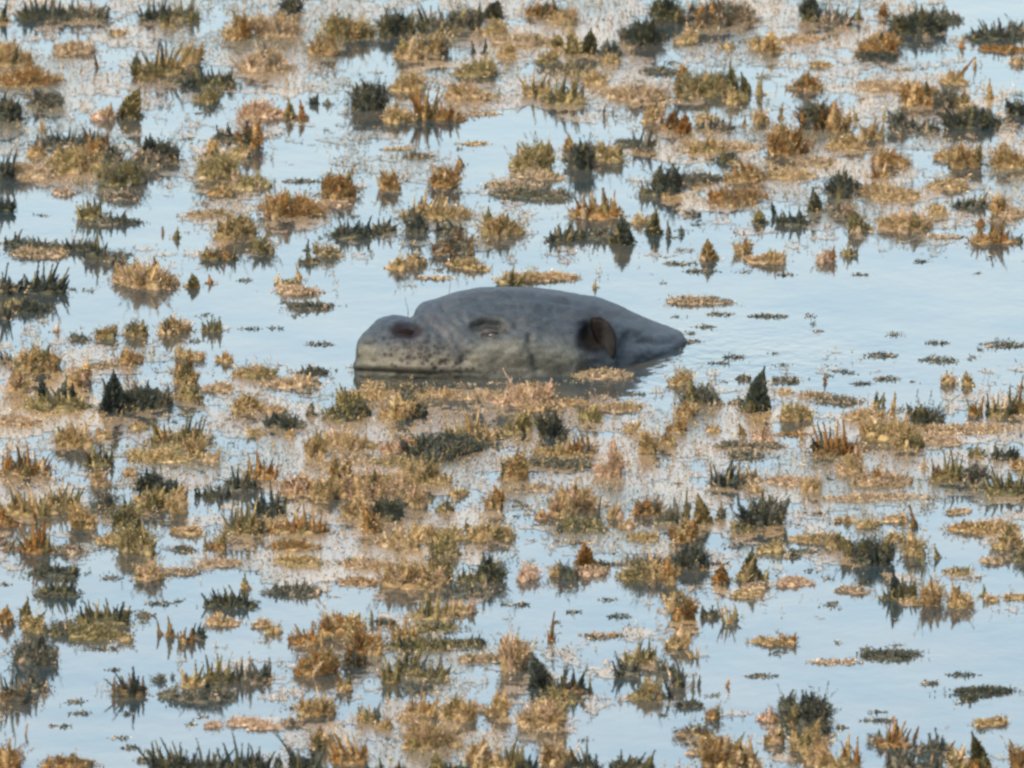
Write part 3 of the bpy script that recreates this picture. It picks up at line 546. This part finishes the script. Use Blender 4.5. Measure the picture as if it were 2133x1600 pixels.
# ------------------------------------------------------------------ build every clump where it floats
for i, (x, y, w_, h_, c, s) in enumerate(ES):
    rg = np.random.default_rng(1000+i)
    p = ground(x, y); k = scale_at(p)
    W_, H_ = w_*k*(1.24 if c[0] in 'DK' else 1.2), h_*k*(1.55 if c[0] in 'DKG' else 1.42)
    if s == 's': W_, H_ = w_*k*1.2, h_*k*1.12
    name, cat, _, grp = kind_of(c, s, w_, h_)
    lab = LABELS[i]
    if s == 's':
        sp = Soup()
        lean = np.array([[rg.normal(0, .12), rg.normal(0, .1), 1.0]])
        if (x, y) == (1132, 1432): lean = np.array([[-.42, 0, 1.0]])
        if (x, y) == (1994, 168): lean = np.array([[.5, 0, 1.0]])
        if (x, y) == (1556, 1208): lean = np.array([[.18, 0, 1.0]])
        if (x, y) in ((1576, 856), (238, 858)): H_ *= 1.08
        n = 1 if w_ < 13 else int(np.clip(w_/4.5, 3, 14))
        if n == 1: fronds(sp, rg, np.zeros((1, 3)), lean, np.array([H_]), np.array([W_*.5]), c, dens=1.5)
        else:      # a sheaf of narrow blades, tallest in the middle
            u = np.linspace(-1, 1, n)+rg.normal(0, .12, n); pk = rg.uniform(-.35, .35)
            hh = np.clip(.9-np.abs(u-pk)*.6, .2, 1)*rg.uniform(.6, 1.0, n)
            root = np.stack([u*W_*.30, rg.normal(0, W_*.12, n), np.full(n, -.002)], 1)
            ax = np.stack([u*-.02+rg.normal(0, .07, n), rg.normal(0, .12, n), np.ones(n)], 1)+lean*np.array([1., 1, 0])
            fronds(sp, rg, root, ax, H_*hh, np.clip(W_*rg.uniform(.17, .29, n), .003, .025), c, dens=1.2)
            big = W_*(.40 if w_ > 22 else .34)
            fronds(sp, rg, np.array([[W_*pk*.2, 0, -.002]]), lean, np.array([H_*.97]), np.array([big]), c, dens=1.3)
            skirt(sp, rg, W_, W_*.9, c)
        o = link(name, sp.mesh(name), WEED, loc=p)
        tag(o, lab, cat, grp)
    elif s in 'ft':
        o = link(name, None, loc=p); tag(o, lab, cat, grp)
        thin = s == 't'
        n = int(np.clip(round(w_/(9 if not thin else 5)), 3, 16)) if w_ > 6 else 1
        slant = rg.normal(0, .12)
        if (x, y) in ((640, 1340), (120, 850), (1308, 1602)): slant = .45 if x > 1000 else -.4
        for j in range(n):
            u = (j+.5)/n*2-1+rg.normal(0, .1)
            sp = Soup()
            nn = 1 if thin else 3
            hh = H_*rg.uniform(.6, 1.05)*(1-.35*abs(u)**2)
            root = np.stack([rg.normal(0, W_*.035, nn), rg.normal(0, W_*.06, nn), np.full(nn, -.002)], 1)
            ax = np.stack([np.full(nn, u*.28+slant)+rg.normal(0, .08, nn), rg.normal(0, .15, nn), np.ones(nn)], 1)
            H3 = hh*np.array([1.0, .72, .5])[:nn]; 
            rad = (.0035 if thin else np.clip(W_/n*.62, .0045, .014))
            fronds(sp, rg, root, ax, H3, np.full(nn, rad)*rg.uniform(.8, 1.15, nn), c, dens=1.25)
            link('frond', sp.mesh('frond'), WEED, o, loc=(u*W_*.40, rg.normal(0, W_*.13), 0))
        if not thin and w_ > 20:
            sp = Soup(); mound(sp, rg, W_, W_*.75, max(H_*.42, .006), c)
            link('mat', sp.mesh('mat'), WEED, o)
    elif s == 'p':
        sp = Soup(); pad(sp, rg, W_, max(W_*.55, h_*k/.19*.8), max(H_*.5, .004), c)
        o = link(name, sp.mesh(name), WEED, loc=p); tag(o, lab, cat, grp)
    else:
        sp = Soup()
        dep = min(W_*.8, H_/.19*.6+.01)
        hz = max(H_-dep*.5*.17, H_*.45)
        if c == 'M': dome(sp, rg, W_*.5, dep*.5, hz, 'M', .08)
        elif w_ < 34: mound(sp, rg, W_, dep, hz, c, 1.3)
        else:          # a few cushions grown into one another
            kk = 2 if w_ < 60 else 3
            for q in range(kk):
                k0 = len(sp.V); fx = rg.uniform(.5, .72)
                ux = ((q+.5)/kk*2-1)*W_*.5*(1-fx*.8)+rg.normal(0, W_*.03)
                mound(sp, rg, W_*fx, dep*rg.uniform(.6, .95), hz*(rg.uniform(.95, 1.1) if q == i % kk else rg.uniform(.45, .95)), c, 1.3)
                shifted(sp, k0, ux, rg.normal(0, dep*.2))
        o = link(name, sp.mesh(name), WEED, loc=p); tag(o, lab, cat, grp)

# ------------------------------------------------------------------ thin floating weed film: uncountable scraps
DEN = ["5567766778476642", "6554555656543565", "5645445234667655", "1225535533346765", "4132224552221111", "4443211111111111",
       "7666676666665666", "6565677667767665", "5465666655665434", "2212446421443233", "3112356655311111", "2124556552454323"]
DEN = np.array([[int(ch) for ch in r] for r in DEN], dtype=float)/9
def density(px, py):
    gx = np.clip(px/PW*16-.5, 0, 14.999); gy = np.clip(py/PH*12-.5, 0, 10.999)
    i, j = gx.astype(int), gy.astype(int); fx, fy = gx-i, gy-j
    return DEN[j, i]*(1-fx)*(1-fy)+DEN[j, i+1]*fx*(1-fy)+DEN[j+1, i]*(1-fx)*fy+DEN[j+1, i+1]*fx*fy
def value_noise(x, y, seed):
    g = np.random.default_rng(seed).random((256, 256))
    xi, yi = np.floor(x).astype(int), np.floor(y).astype(int); fx, fy = x-xi, y-yi
    fx = fx*fx*(3-2*fx); fy = fy*fy*(3-2*fy)
    a = g[yi % 256, xi % 256]; b = g[yi % 256, (xi+1) % 256]; c_ = g[(yi+1) % 256, xi % 256]; d = g[(yi+1) % 256, (xi+1) % 256]
    return (a*(1-fx)+b*fx)*(1-fy)+(c_*(1-fx)+d*fx)*fy
CLEAR = [(1750, 640, 330, 75), (1060, 285, 120, 55), (1085, 680, 400, 100), (120, 440, 90, 35), (1860, 1390, 260, 90), (1330, 1520, 80, 45), (180, 1260, 200, 30),
         (330, 1540, 220, 40), (560, 1280, 100, 40), (640, 690, 130, 50), (2080, 40, 70, 50), (770, 120, 70, 25), (330, 630, 200, 45)]
EXTRA = [(1010, 822, 130, 10), (1210, 838, 110, 13), (555, 150, 70, 22), (60, 150, 110, 40), (1100, 95, 110, 35), (1320, 200, 110, 28), (980, 225, 80, 22), (120, 360, 110, 28), (330, 950, 90, 20), (1470, 900, 90, 45),
         (1840, 1030, 130, 20), (1960, 905, 150, 22), (1620, 1020, 90, 30), (610, 930, 80, 40), (770, 1175, 120, 22), (610, 1180, 110, 20), (1500, 310, 90, 20), (1850, 180, 120, 18),
         (1680, 90, 110, 25), (1320, 1030, 100, 30), (20, 880, 90, 25), (740, 900, 70, 50), (930, 1380, 90, 25), (860, 600, 60, 8), (1580, 870, 60, 20), (640, 60, 130, 40), (260, 740, 120, 22), (540, 1505, 90, 14), (1130, 1030, 130, 14)]
def field(x, y):
    px, py = project(np.stack([x, y, np.zeros(len(x))], 1))
    d = density(px, py)
    n1 = value_noise(x*8+40, y*4+40, 1); n2 = value_noise(x*24+9, y*12+9, 2); n3 = value_noise(x*70, y*36, 3); n4 = value_noise(x*190, y*90, 4)
    for cx, cy, a, b in EXTRA: d += .35*np.exp(-(((px-cx)/a)**2+((py-cy)/b)**2)**2)
    for cx, cy, a, b in CLEAR: d -= .9*np.exp(-(((px-cx)/a)**2+((py-cy)/b)**2)**2)
    n5 = value_noise(x*12+70, y*12+5, 7)
    return d*.62+n1*.27+n2*.36+n5*.14+n3*.21+n4*.04
def film_colour(x, y, n):
    cn = value_noise(x*5+3, y*2+3, 5); c2 = value_noise(x*18, y*9, 6)
    a = np.array([.125, .098, .064]); b = np.array([.095, .074, .054]); k = np.array([.055, .058, .046]); o_ = np.array([.145, .100, .048])
    c = a+(b-a)*c2[:, None]
    c = c+(k-c)*np.clip((.42-cn)*5, 0, 1)[:, None]*.8
    c = c+(o_-c)*np.clip((cn-.62)*5, 0, 1)[:, None]*.8
    return c*rng.uniform(.93, 1.07, (n, 1))
def film():
    dx, dy = .0034, .0085
    xs = np.arange(-1.85, 1.85, dx); ys = np.arange(-7.2, 8.2, dy)
    X, Y = np.meshgrid(xs, ys); nx = len(xs); ny = len(ys); X = X.ravel(); Y = Y.ravel(); n = len(X)
    X = X+rng.uniform(-.4, .4, n)*dx; Y = Y+rng.uniform(-.4, .4, n)*dy
    f = field(X, Y)
    pr = np.clip((f-.855)*14, 0, .97).reshape(ny, nx)
    cell = rng.random((ny-1, nx-1)) < pr[:-1, :-1]
    A = (np.arange(ny-1)[:, None]*nx+np.arange(nx-1)[None, :])[cell]
    Q = np.stack([A, A+1, A+nx+1, A+nx], 1)
    used = np.zeros(n, bool); used[Q.ravel()] = True
    remap = np.cumsum(used)-1; Q = remap[Q]; X, Y, f = X[used], Y[used], f[used]; m = len(X)
    Z = np.full(m, .0008)
    me = mesh_from('floating_weed_film', np.stack([X, Y, Z], 1), [Q], film_colour(X, Y, m), smooth=True)
    o = link('floating_weed_film', me, FILM)
    tag(o, 'thin tan and pinkish film of weed lying on the water between the clumps', 'floating weed', kind='stuff')
    N = 1300000
    x = rng.uniform(-1.85, 1.85, N); y = rng.uniform(-7.2, 8.2, N)
    f = field(x, y); keep = rng.random(N) < np.clip((f-.81)*1.3, 0, .13)
    x, y = x[keep], y[keep]; n = len(x)
    P = np.stack([x, y, rng.uniform(0, .002, n)], 1)
    D = rng.normal(0, 1, (n, 3)); D[:, 2] = np.abs(D[:, 2])*.6
    L = rng.uniform(.003, .008, n); col = film_colour(x, y, n)*.95
    sp = Soup(); leaflets(sp, rng, P, D, L, L*.5, col)
    for q in range(420):     # faint drowned tufts that just break the surface
        cx, cy = rng.uniform(-1.5, 1.5), rng.uniform(-6.5, 7.5); a, b = rng.uniform(.008, .028), rng.uniform(.02, .05); m2 = int(a*b*3.14/(.008**2)*1.1)+5
        aa = rng.uniform(0, 6.28, m2); rr = np.abs(rng.normal(0, .55, m2))
        D2 = rng.normal(0, 1, (m2, 3)); D2[:, 2] = np.abs(D2[:, 2])*.3; L2 = rng.uniform(.004, .009, m2)
        leaflets(sp, rng, np.stack([cx+a*rr*np.cos(aa), cy+b*rr*np.sin(aa), np.full(m2, .0004)], 1), D2, L2, L2*.4, pick(rng, 'K', m2))
    t = rng.random(n) < .35; fr = P[t]; q = len(fr); ax = rng.normal(0, .3, (q, 3)); ax[:, 2] = 1
    fronds(sp, rng, fr, ax, rng.uniform(.006, .024, q), rng.uniform(.0022, .0048, q), 'OT', dens=.8, core=False, col=pick(rng, 'OT', q))
    print('film', m, n, q)
    o = link('floating_weed_scraps', sp.mesh('floating_weed_scraps'), WEED)
    tag(o, 'loose scraps and little tips of weed strewn over the floating film', 'floating weed', kind='stuff')
film()
# weed that goes on beyond the edges of the picture
def beyond():
    rg = np.random.default_rng(99); sp = Soup()
    for q in range(210):
        x = rg.uniform(1.42, 2.6)*rg.choice([-1, 1]); y = rg.uniform(-7, 8)
        k0 = len(sp.V); wd = rg.uniform(.03, .11); c = rg.choice(['OG', 'OR', 'O', 'DK', 'YG', 'KG', 'TO'])
        mound(sp, rg, wd, wd*rg.uniform(.7, 1.6), rg.uniform(.02, .055), str(c), 1.3); shifted(sp, k0, x, y)
    o = link('distant_weed', sp.mesh('distant_weed'), WEED)
    tag(o, 'more brown and green floating weed spreading away beyond the picture edges', 'floating weed', kind='stuff')
beyond()
# ------------------------------------------------------------------ the hippopotamus
def interp(pts, x): 
    a = np.array(pts, float); return np.interp(x, a[:, 0], a[:, 1])
def smooth_interp(pts, x, r):
    return sum(interp(pts, x+o) for o in np.linspace(-r, r, 9))/9
def smax(a, b, k): return np.log(np.exp(a*k)+np.exp(b*k))/k
TOP = [(738, 772), (741, 728), (747, 708), (757, 694), (770, 680), (785, 666), (800, 659), (818, 656), (835, 657), (848, 661), (856, 662), (861, 656), (866, 643), (874, 634), (886, 629), (905, 624),
       (930, 615), (960, 606), (1000, 600), (1040, 598), (1090, 598), (1130, 601), (1200, 612), (1250, 622), (1300, 641), (1350, 663), (1400, 684), (1415, 690), (1424, 698), (1428, 710)]
NEAR = [(738, 776), (744, 783), (760, 787), (850, 790), (950, 790), (1100, 788), (1200, 783), (1290, 768), (1340, 755), (1375, 741), (1405, 731), (1420, 724), (1428, 716)]
def blob(px, py, cx, cy, rx, ry, pw=1): return np.exp(-((((px-cx)/rx)**2+((py-cy)/ry)**2)**pw))
def seg(px, py, pts, r):
    d = np.full(px.shape, 1e9)
    for (x0, y0), (x1, y1) in zip(pts[:-1], pts[1:]):
        vx, vy = x1-x0, y1-y0; t = np.clip(((px-x0)*vx+(py-y0)*vy)/(vx*vx+vy*vy), 0, 1)
        d = np.minimum(d, np.hypot(px-x0-t*vx, py-y0-t*vy))
    return np.exp(-(d/r)**2)
sE, cE = math.sin(ELEV), math.cos(ELEV)
def body_grid(nu, nv):
    pxs = np.concatenate([738.5+20*np.linspace(0, 1, 24)[:-1]**2.0, np.linspace(758.5, 1428, nu-23)])
    nu = len(pxs)
    T = smooth_interp(TOP, pxs, 4); Nn = smooth_interp(NEAR, pxs, 6)
    T = np.minimum(T, Nn-2)
    V = np.zeros((nu, nv, 3))
    w0 = np.interp(pxs, [738, 745, 760, 800, 870, 1000, 1250, 1350, 1446], [.01, .05, .085, .125, .15, .19, .21, .20, .15])
    nsk = 10
    for i, px in enumerate(pxs):
        g = ground(px, Nn[i]); k = scale_at(g)
        tot = (Nn[i]-T[i])*k
        w_ = min(w0[i], .38*tot/sE)
        Yc = g[1]+w_
        rise = tot-w_*sE                      # screen height above the centre line
        h = math.sqrt(max(rise**2-(w_*sE)**2, 1e-8))/cE
        e = np.linspace(0, math.pi, nv-2*nsk)
        p = 2.25
        cy = -np.sign(np.cos(e))*np.abs(np.cos(e))**(2/p); sz = np.abs(np.sin(e))**(2/p)
        V[i, nsk:nv-nsk, 0] = g[0]; V[i, nsk:nv-nsk, 1] = Yc+w_*cy; V[i, nsk:nv-nsk, 2] = h*sz
        sk = np.linspace(1, 0, nsk, endpoint=False)
        V[i, :nsk, 0] = g[0]; V[i, :nsk, 1] = Yc-w_*(1+.05*sk-.25*sk**2); V[i, :nsk, 2] = -.10*sk
        V[i, nv-nsk:, 0] = g[0]; V[i, nv-nsk:, 1] = Yc+w_*(1+.05*sk[::-1]-.25*sk[::-1]**2); V[i, nv-nsk:, 2] = -.10*sk[::-1]
    return V
NU, NV = 560, 240
G = body_grid(NU, NV); NU = G.shape[0]
def normals(G):
    du = np.gradient(G, axis=0); dv = np.gradient(G, axis=1)
    n = np.cross(dv, du); n /= np.maximum(np.linalg.norm(n, axis=2, keepdims=True), 1e-9)
    return n
Nm = normals(G)
ctr = G.mean(axis=1, keepdims=True)
if ((G-ctr)*Nm).sum() < 0: Nm = -Nm
flat = G.reshape(-1, 3); px, py = project(flat); px = px.reshape(NU, NV); py = py.reshape(NU, NV)
facing = np.clip(-(Nm@FWD)*1.6+.1, 0, 1)*(np.arange(NV)[None, :] < NV*.7)
d = np.zeros((NU, NV))
d += .012*blob(px, py, 850, 735, 80, 42)                      # padded upper lip
d += .007*blob(px, py, 770, 740, 30, 35)
d += .010*blob(px, py, 848, 690, 46, 30)                      # nostril mound
d -= .014*blob(px, py, 847, 692, 28, 17, 1.5)                   # nostril
d -= .006*blob(px, py, 772, 716, 13, 6)
d -= .008*seg(px, py, [(866, 652), (905, 672), (938, 705), (968, 745)], 15)    # fold behind the muzzle
d += .006*seg(px, py, [(892, 660), (928, 690), (955, 740)], 10)
d -= .0025*seg(px, py, [(742, 771), (790, 773), (860, 777), (905, 778), (960, 775), (1000, 779)], 4)   # mouth
d += .006*seg(px, py, [(745, 762), (800, 763), (900, 766)], 9)
d -= .012*blob(px, py, 1015, 683, 40, 20)                     # eye socket
d += .005*seg(px, py, [(978, 668), (1005, 660), (1040, 663), (1062, 676)], 9)  # brow
d -= .006*seg(px, py, [(985, 678), (1008, 671), (1038, 673)], 5)
d += .010*blob(px, py, 1018, 692, 20, 8)                      # lids
d -= .004*seg(px, py, [(1006, 698), (1024, 697), (1040, 691)], 3.2)
d += .011*blob(px, py, 1065, 728, 75, 24)                     # cheek
d -= .007*seg(px, py, [(1104, 700), (1100, 722), (1112, 745), (1118, 770)], 8)
d += .006*blob(px, py, 1165, 735, 45, 30)
d -= .004*seg(px, py, [(925, 643), (965, 630), (1010, 621), (1060, 618), (1110, 622), (1150, 628), (1190, 634)], 4.5)   # crown creases
d -= .003*seg(px, py, [(960, 616), (1020, 624), (1080, 636), (1150, 645)], 5)
d += .004*seg(px, py, [(930, 633), (1000, 610), (1080, 607), (1180, 622)], 8)
d -= .020*blob(px, py, 1238, 694, 26, 30, 1.3)                # ear hollow
d -= .014*seg(px, py, [(1306, 705), (1300, 735), (1296, 760)], 12)             # behind the ear
d += .006*seg(px, py, [(1320, 690), (1370, 702), (1420, 700)], 9)
d -= .006*seg(px, py, [(1330, 712), (1370, 716), (1400, 712)], 6)
d += .005*blob(px, py, 1350, 735, 35, 14)
nz = (value_noise(px/13, py/9, 11)-.5)*.003+(value_noise(px/40, py/22, 12)-.5)*.006
G2 = G+Nm*((d*facing)+nz*np.clip(facing+.4, 0, 1))[..., None]
N2 = normals(G2)
# skin colour: own tones, plus shade painted into hollows and folds ----------------------------------------------------------
def lerp(a, b, t): return a+(np.array(b)-a)*t[..., None]
col = np.ones((NU, NV, 3))*np.array([.046, .060, .076])
low = np.clip((py-interp([(738, 715), (960, 715), (1060, 700), (1200, 725), (1446, 760)], px))/34, 0, 1)*(px < 1220)
low = low*facing
col = lerp(col, (.100, .096, .080), low*(.55+.45*value_noise(px/30, py/16, 21)))
col = lerp(col, (.175, .152, .115), .8*blob(px, py, 890, 755, 140, 19)*facing)
col = lerp(col, (.130, .128, .108), .8*blob(px, py, 1060, 730, 75, 26)*facing)
col = lerp(col, (.150, .155, .140), .7*blob(px, py, 1175, 735, 45, 25)*facing)
col = lerp(col, (.160, .150, .110), .8*blob(px, py, 765, 735, 24, 25)*facing)
col = lerp(col, (.078, .078, .090), .6*seg(px, py, [(892, 660), (928, 690), (960, 745)], 12)*facing)
col = lerp(col, (.060, .066, .080), .7*seg(px, py, [(900, 640), (1000, 606), (1100, 603), (1200, 618)], 9))
col = lerp(col, (.012, .006, .006), np.clip(1.9*blob(px, py, 848, 692, 32, 19, 2), 0, 1)*facing)  # dark of the nostril hole painted over the reddish skin
col = lerp(col, (.020, .024, .024), .9*blob(px, py, 772, 716, 12, 5)*facing)
col = lerp(col, (.026, .028, .022), .85*seg(px, py, [(742, 771), (790, 773), (860, 778), (905, 779), (960, 776)], 4)*facing)
col = lerp(col, (.040, .042, .030), .8*np.clip((py-779)/5, 0, 1)*facing*(px < 1010))
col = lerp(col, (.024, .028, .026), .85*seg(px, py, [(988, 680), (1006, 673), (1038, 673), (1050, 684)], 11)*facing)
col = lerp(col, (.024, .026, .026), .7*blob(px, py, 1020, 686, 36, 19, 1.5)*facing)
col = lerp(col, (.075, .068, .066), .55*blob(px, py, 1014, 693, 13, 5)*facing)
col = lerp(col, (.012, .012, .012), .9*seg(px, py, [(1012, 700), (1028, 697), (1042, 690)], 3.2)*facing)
col = lerp(col, (.075, .060, .056), .6*blob(px, py, 1250, 655, 55, 14)*facing)
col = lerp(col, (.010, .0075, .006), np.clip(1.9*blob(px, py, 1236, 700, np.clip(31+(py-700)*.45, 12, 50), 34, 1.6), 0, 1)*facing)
col = lerp(col, (.035, .042, .040), .5*seg(px, py, [(1104, 705), (1104, 735), (1118, 770)], 8)*facing)
col = lerp(col, (.060, .078, .105), .7*np.clip((px-1292)/30, 0, 1)*np.clip((py-690)/30, 0, 1)*facing)  # sky and water reflected on the wet neck, painted as bluer skin
rg = np.random.default_rng(5)                                  # whisker pores
for k in range(120):
    t = rg.random(); cx = 870+rg.normal(0, 50)+22; cy = 738+rg.normal(0, 20)+(cx-880)*.28
    col = lerp(col, (.022, .020, .018), np.clip(1.2*blob(px, py, cx, cy, 3.4, 3.0), 0, 1)*facing)
idx = np.arange(NU*NV).reshape(NU, NV)
Q = np.stack([idx[:-1, :-1], idx[1:, :-1], idx[1:, 1:], idx[:-1, 1:]], -1).reshape(-1, 4)
ends = []
V = G2.reshape(-1, 3); cc = col.reshape(-1, 3)
cc = cc*np.array([.345, .376, .385])
capc = np.array([G2[0].mean(0), G2[-1].mean(0)])
V = np.vstack([V, capc]); cc = np.vstack([cc, cc[0:1], cc[-1:]])
a = idx[0]; tri = [np.stack([a[:-1], a[1:], np.full(NV-1, NU*NV)], 1)]
a = idx[-1]; tri.append(np.stack([a[1:], a[:-1], np.full(NV-1, NU*NV+1)], 1))
org = ground(1080, 740)
hip = link('hippopotamus', mesh_from('hippopotamus', V-org, [Q, np.concatenate(tri)], cc, smooth=True), SKIN, loc=org)
tag(hip, 'grey hippopotamus lying in the weedy water with only its head and neck showing', 'hippopotamus')

def surf(x, y):       # nearest body surface point under a feature of the head, seen from the near side
    q = np.where(facing > .25, (px-x)**2+(py-y)**2, 1e9); i = np.unravel_index(np.argmin(q), q.shape)
    n = N2[i]; n = n if np.dot(n, FWD) < 0 else -n
    return G2[i], n
def ellipsoid(rx, ry, rz, nu=24, nv=14):
    V = []; 
    for i in range(nv+1):
        a = math.pi*i/nv
        for j in range(nu):
            b = 2*math.pi*j/nu; V.append((rx*math.sin(a)*math.cos(b), ry*math.sin(a)*math.sin(b), rz*math.cos(a)))
    Q = [(i*nu+j, i*nu+(j+1) % nu, (i+1)*nu+(j+1) % nu, (i+1)*nu+j) for i in range(nv) for j in range(nu)]
    return np.array(V), np.array(Q)
# eye: dark ball almost closed under thick lids
P, n = surf(1027, 696)
V, Q = ellipsoid(.014, .008, .0055)
link('eye', mesh_from('eye', V+(P-n*.004-org), [Q], None, True), EYE, hip)
def fold(name, pts, r, colr, off=0.0, taper=True):   # a rounded ridge of skin following points on the head
    C_ = []; 
    pts = np.array(pts, float); t = np.linspace(0, len(pts)-1, 28)
    xs = np.interp(t, range(len(pts)), pts[:, 0]); ys = np.interp(t, range(len(pts)), pts[:, 1])
    ring = 10; Vv = []
    PN = [surf(a, b) for a, b in zip(xs, ys)]
    Pp = np.array([q[0]+q[1]*off for q in PN]); Pp[1:-1] = (Pp[:-2]+Pp[1:-1]*2+Pp[2:])/4
    for i in range(len(Pp)):
        tg = Pp[min(i+1, len(Pp)-1)]-Pp[max(i-1, 0)]; tg /= np.linalg.norm(tg)
        u = np.cross(tg, PN[i][1]); u /= np.linalg.norm(u); v = np.cross(u, tg)
        rr = r*(math.sin(math.pi*(i+.4)/(len(Pp)-.2))**.6 if taper else 1)
        for j in range(ring):
            b = 2*math.pi*j/ring; Vv.append(Pp[i]+(u*math.cos(b)+v*math.sin(b)*.8)*rr)
    Q = [(i*ring+j, i*ring+(j+1) % ring, (i+1)*ring+(j+1) % ring, (i+1)*ring+j) for i in range(len(Pp)-1) for j in range(ring)]
    Vv = np.array(Vv)-org
    return link(name, mesh_from(name, Vv, [np.array(Q)], np.ones((len(Vv), 3))*np.array(colr), True), SKIN, hip)
fold('eyelid', [(1000, 694), (1012, 688), (1028, 687), (1044, 692)], .0055, (.020, .020, .020), -.001)
fold('eyelid', [(1004, 702), (1020, 704), (1036, 700), (1046, 695)], .0045, (.022, .022, .022), -.002)
# ear: an open cup, dark inside, its rear rim standing proud of the neck
def ear():
    # outline of the cup in photo pixels, near rim to tip
    P0, n0 = surf(1240, 700)
    k = scale_at(P0)
    ax = RGT; upz = np.array([0, 0, 1.0])
    nu, nv = 26, 40
    outer = [(1242, 654), (1262, 653), (1280, 664), (1292, 684), (1295, 706), (1294, 732), (1287, 747), (1280, 740), (1266, 728), (1254, 714), (1246, 692), (1240, 670)]
    out = np.array(outer, float); m = len(out)
    t = np.linspace(0, m, 60, endpoint=False)
    ring = np.stack([np.interp(t, np.arange(m+1), np.append(out[:, i], out[0, i])) for i in (0, 1)], 1)
    ring = (np.roll(ring, 1, 0)+ring*2+np.roll(ring, -1, 0))/4
    c0 = ring.mean(0)
    V = []; Cc = []
    lv = [(1.02, -.02), (1.0, -.007), (.93, .000), (.75, .004), (.42, .002), (.12, .001), (.0, .001)]
    for s_, off in lv:
        for q in ring:
            xx, yy = c0+(q-c0)*s_
            P_, n_ = P0, n0
            pos = P0+RGT*((xx-1240)*k)+np.array([0, 0, 1.0])*((700-yy)*k/cE)
            pos = pos-FWD*off*1.0+np.array([0, -.001, 0])
            V.append(pos)
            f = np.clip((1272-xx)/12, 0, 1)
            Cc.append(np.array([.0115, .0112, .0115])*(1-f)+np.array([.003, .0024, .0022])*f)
    V = np.array(V)-org; n = 60
    Q = [(i*n+j, i*n+(j+1) % n, (i+1)*n+(j+1) % n, (i+1)*n+j) for i in range(len(lv)-1) for j in range(n)]
    e = link('ear', mesh_from('ear', V, [np.array(Q)], np.array(Cc), True), EARSKIN, hip)
ear()
P, n = surf(846, 692)
V, Q = ellipsoid(.025, .008, .013)
link('nostril', mesh_from('nostril', V+(P-n*.0065-org), [Q], None, True), NOSTRIL, hip)  # dark ellipsoid set in the hole to fill it with shade
# two thin dry stems behind the head
def stem(px0, py0, px1, py1, lab):
    p = ground(px0, py0); k = scale_at(p)
    top = np.array([(px1-px0)*k, 0, (py0-py1)*k/cE]); r = .0014
    V = []
    for i in range(7):
        t = i/6; c_ = top*t+np.array([.004*math.sin(t*5), 0, 0])
        for j in range(5): V.append(c_+np.array([math.cos(j*1.2566), math.sin(j*1.2566), 0])*r*(1-.6*t))
    Q = [(i*5+j, i*5+(j+1) % 5, (i+1)*5+(j+1) % 5, (i+1)*5+j) for i in range(6) for j in range(5)]
    o = link('reed', mesh_from('reed', np.array(V), [np.array(Q)], np.ones((35, 3))*np.array([.10, .11, .09]), True), WEED, loc=p)
    tag(o, lab, 'reed')
stem(920, 650, 946, 574, 'thin pale stem slanting up from the water behind the head of the hippo')
stem(846, 668, 848, 618, 'faint thin upright stem behind the snout of the hippo')
stem(1922, 1222, 1925, 1120, 'long thin upright stem beside the rust spire at the right')
stem(30, 1560, 24, 1478, 'long thin upright stem near the bottom left corner')
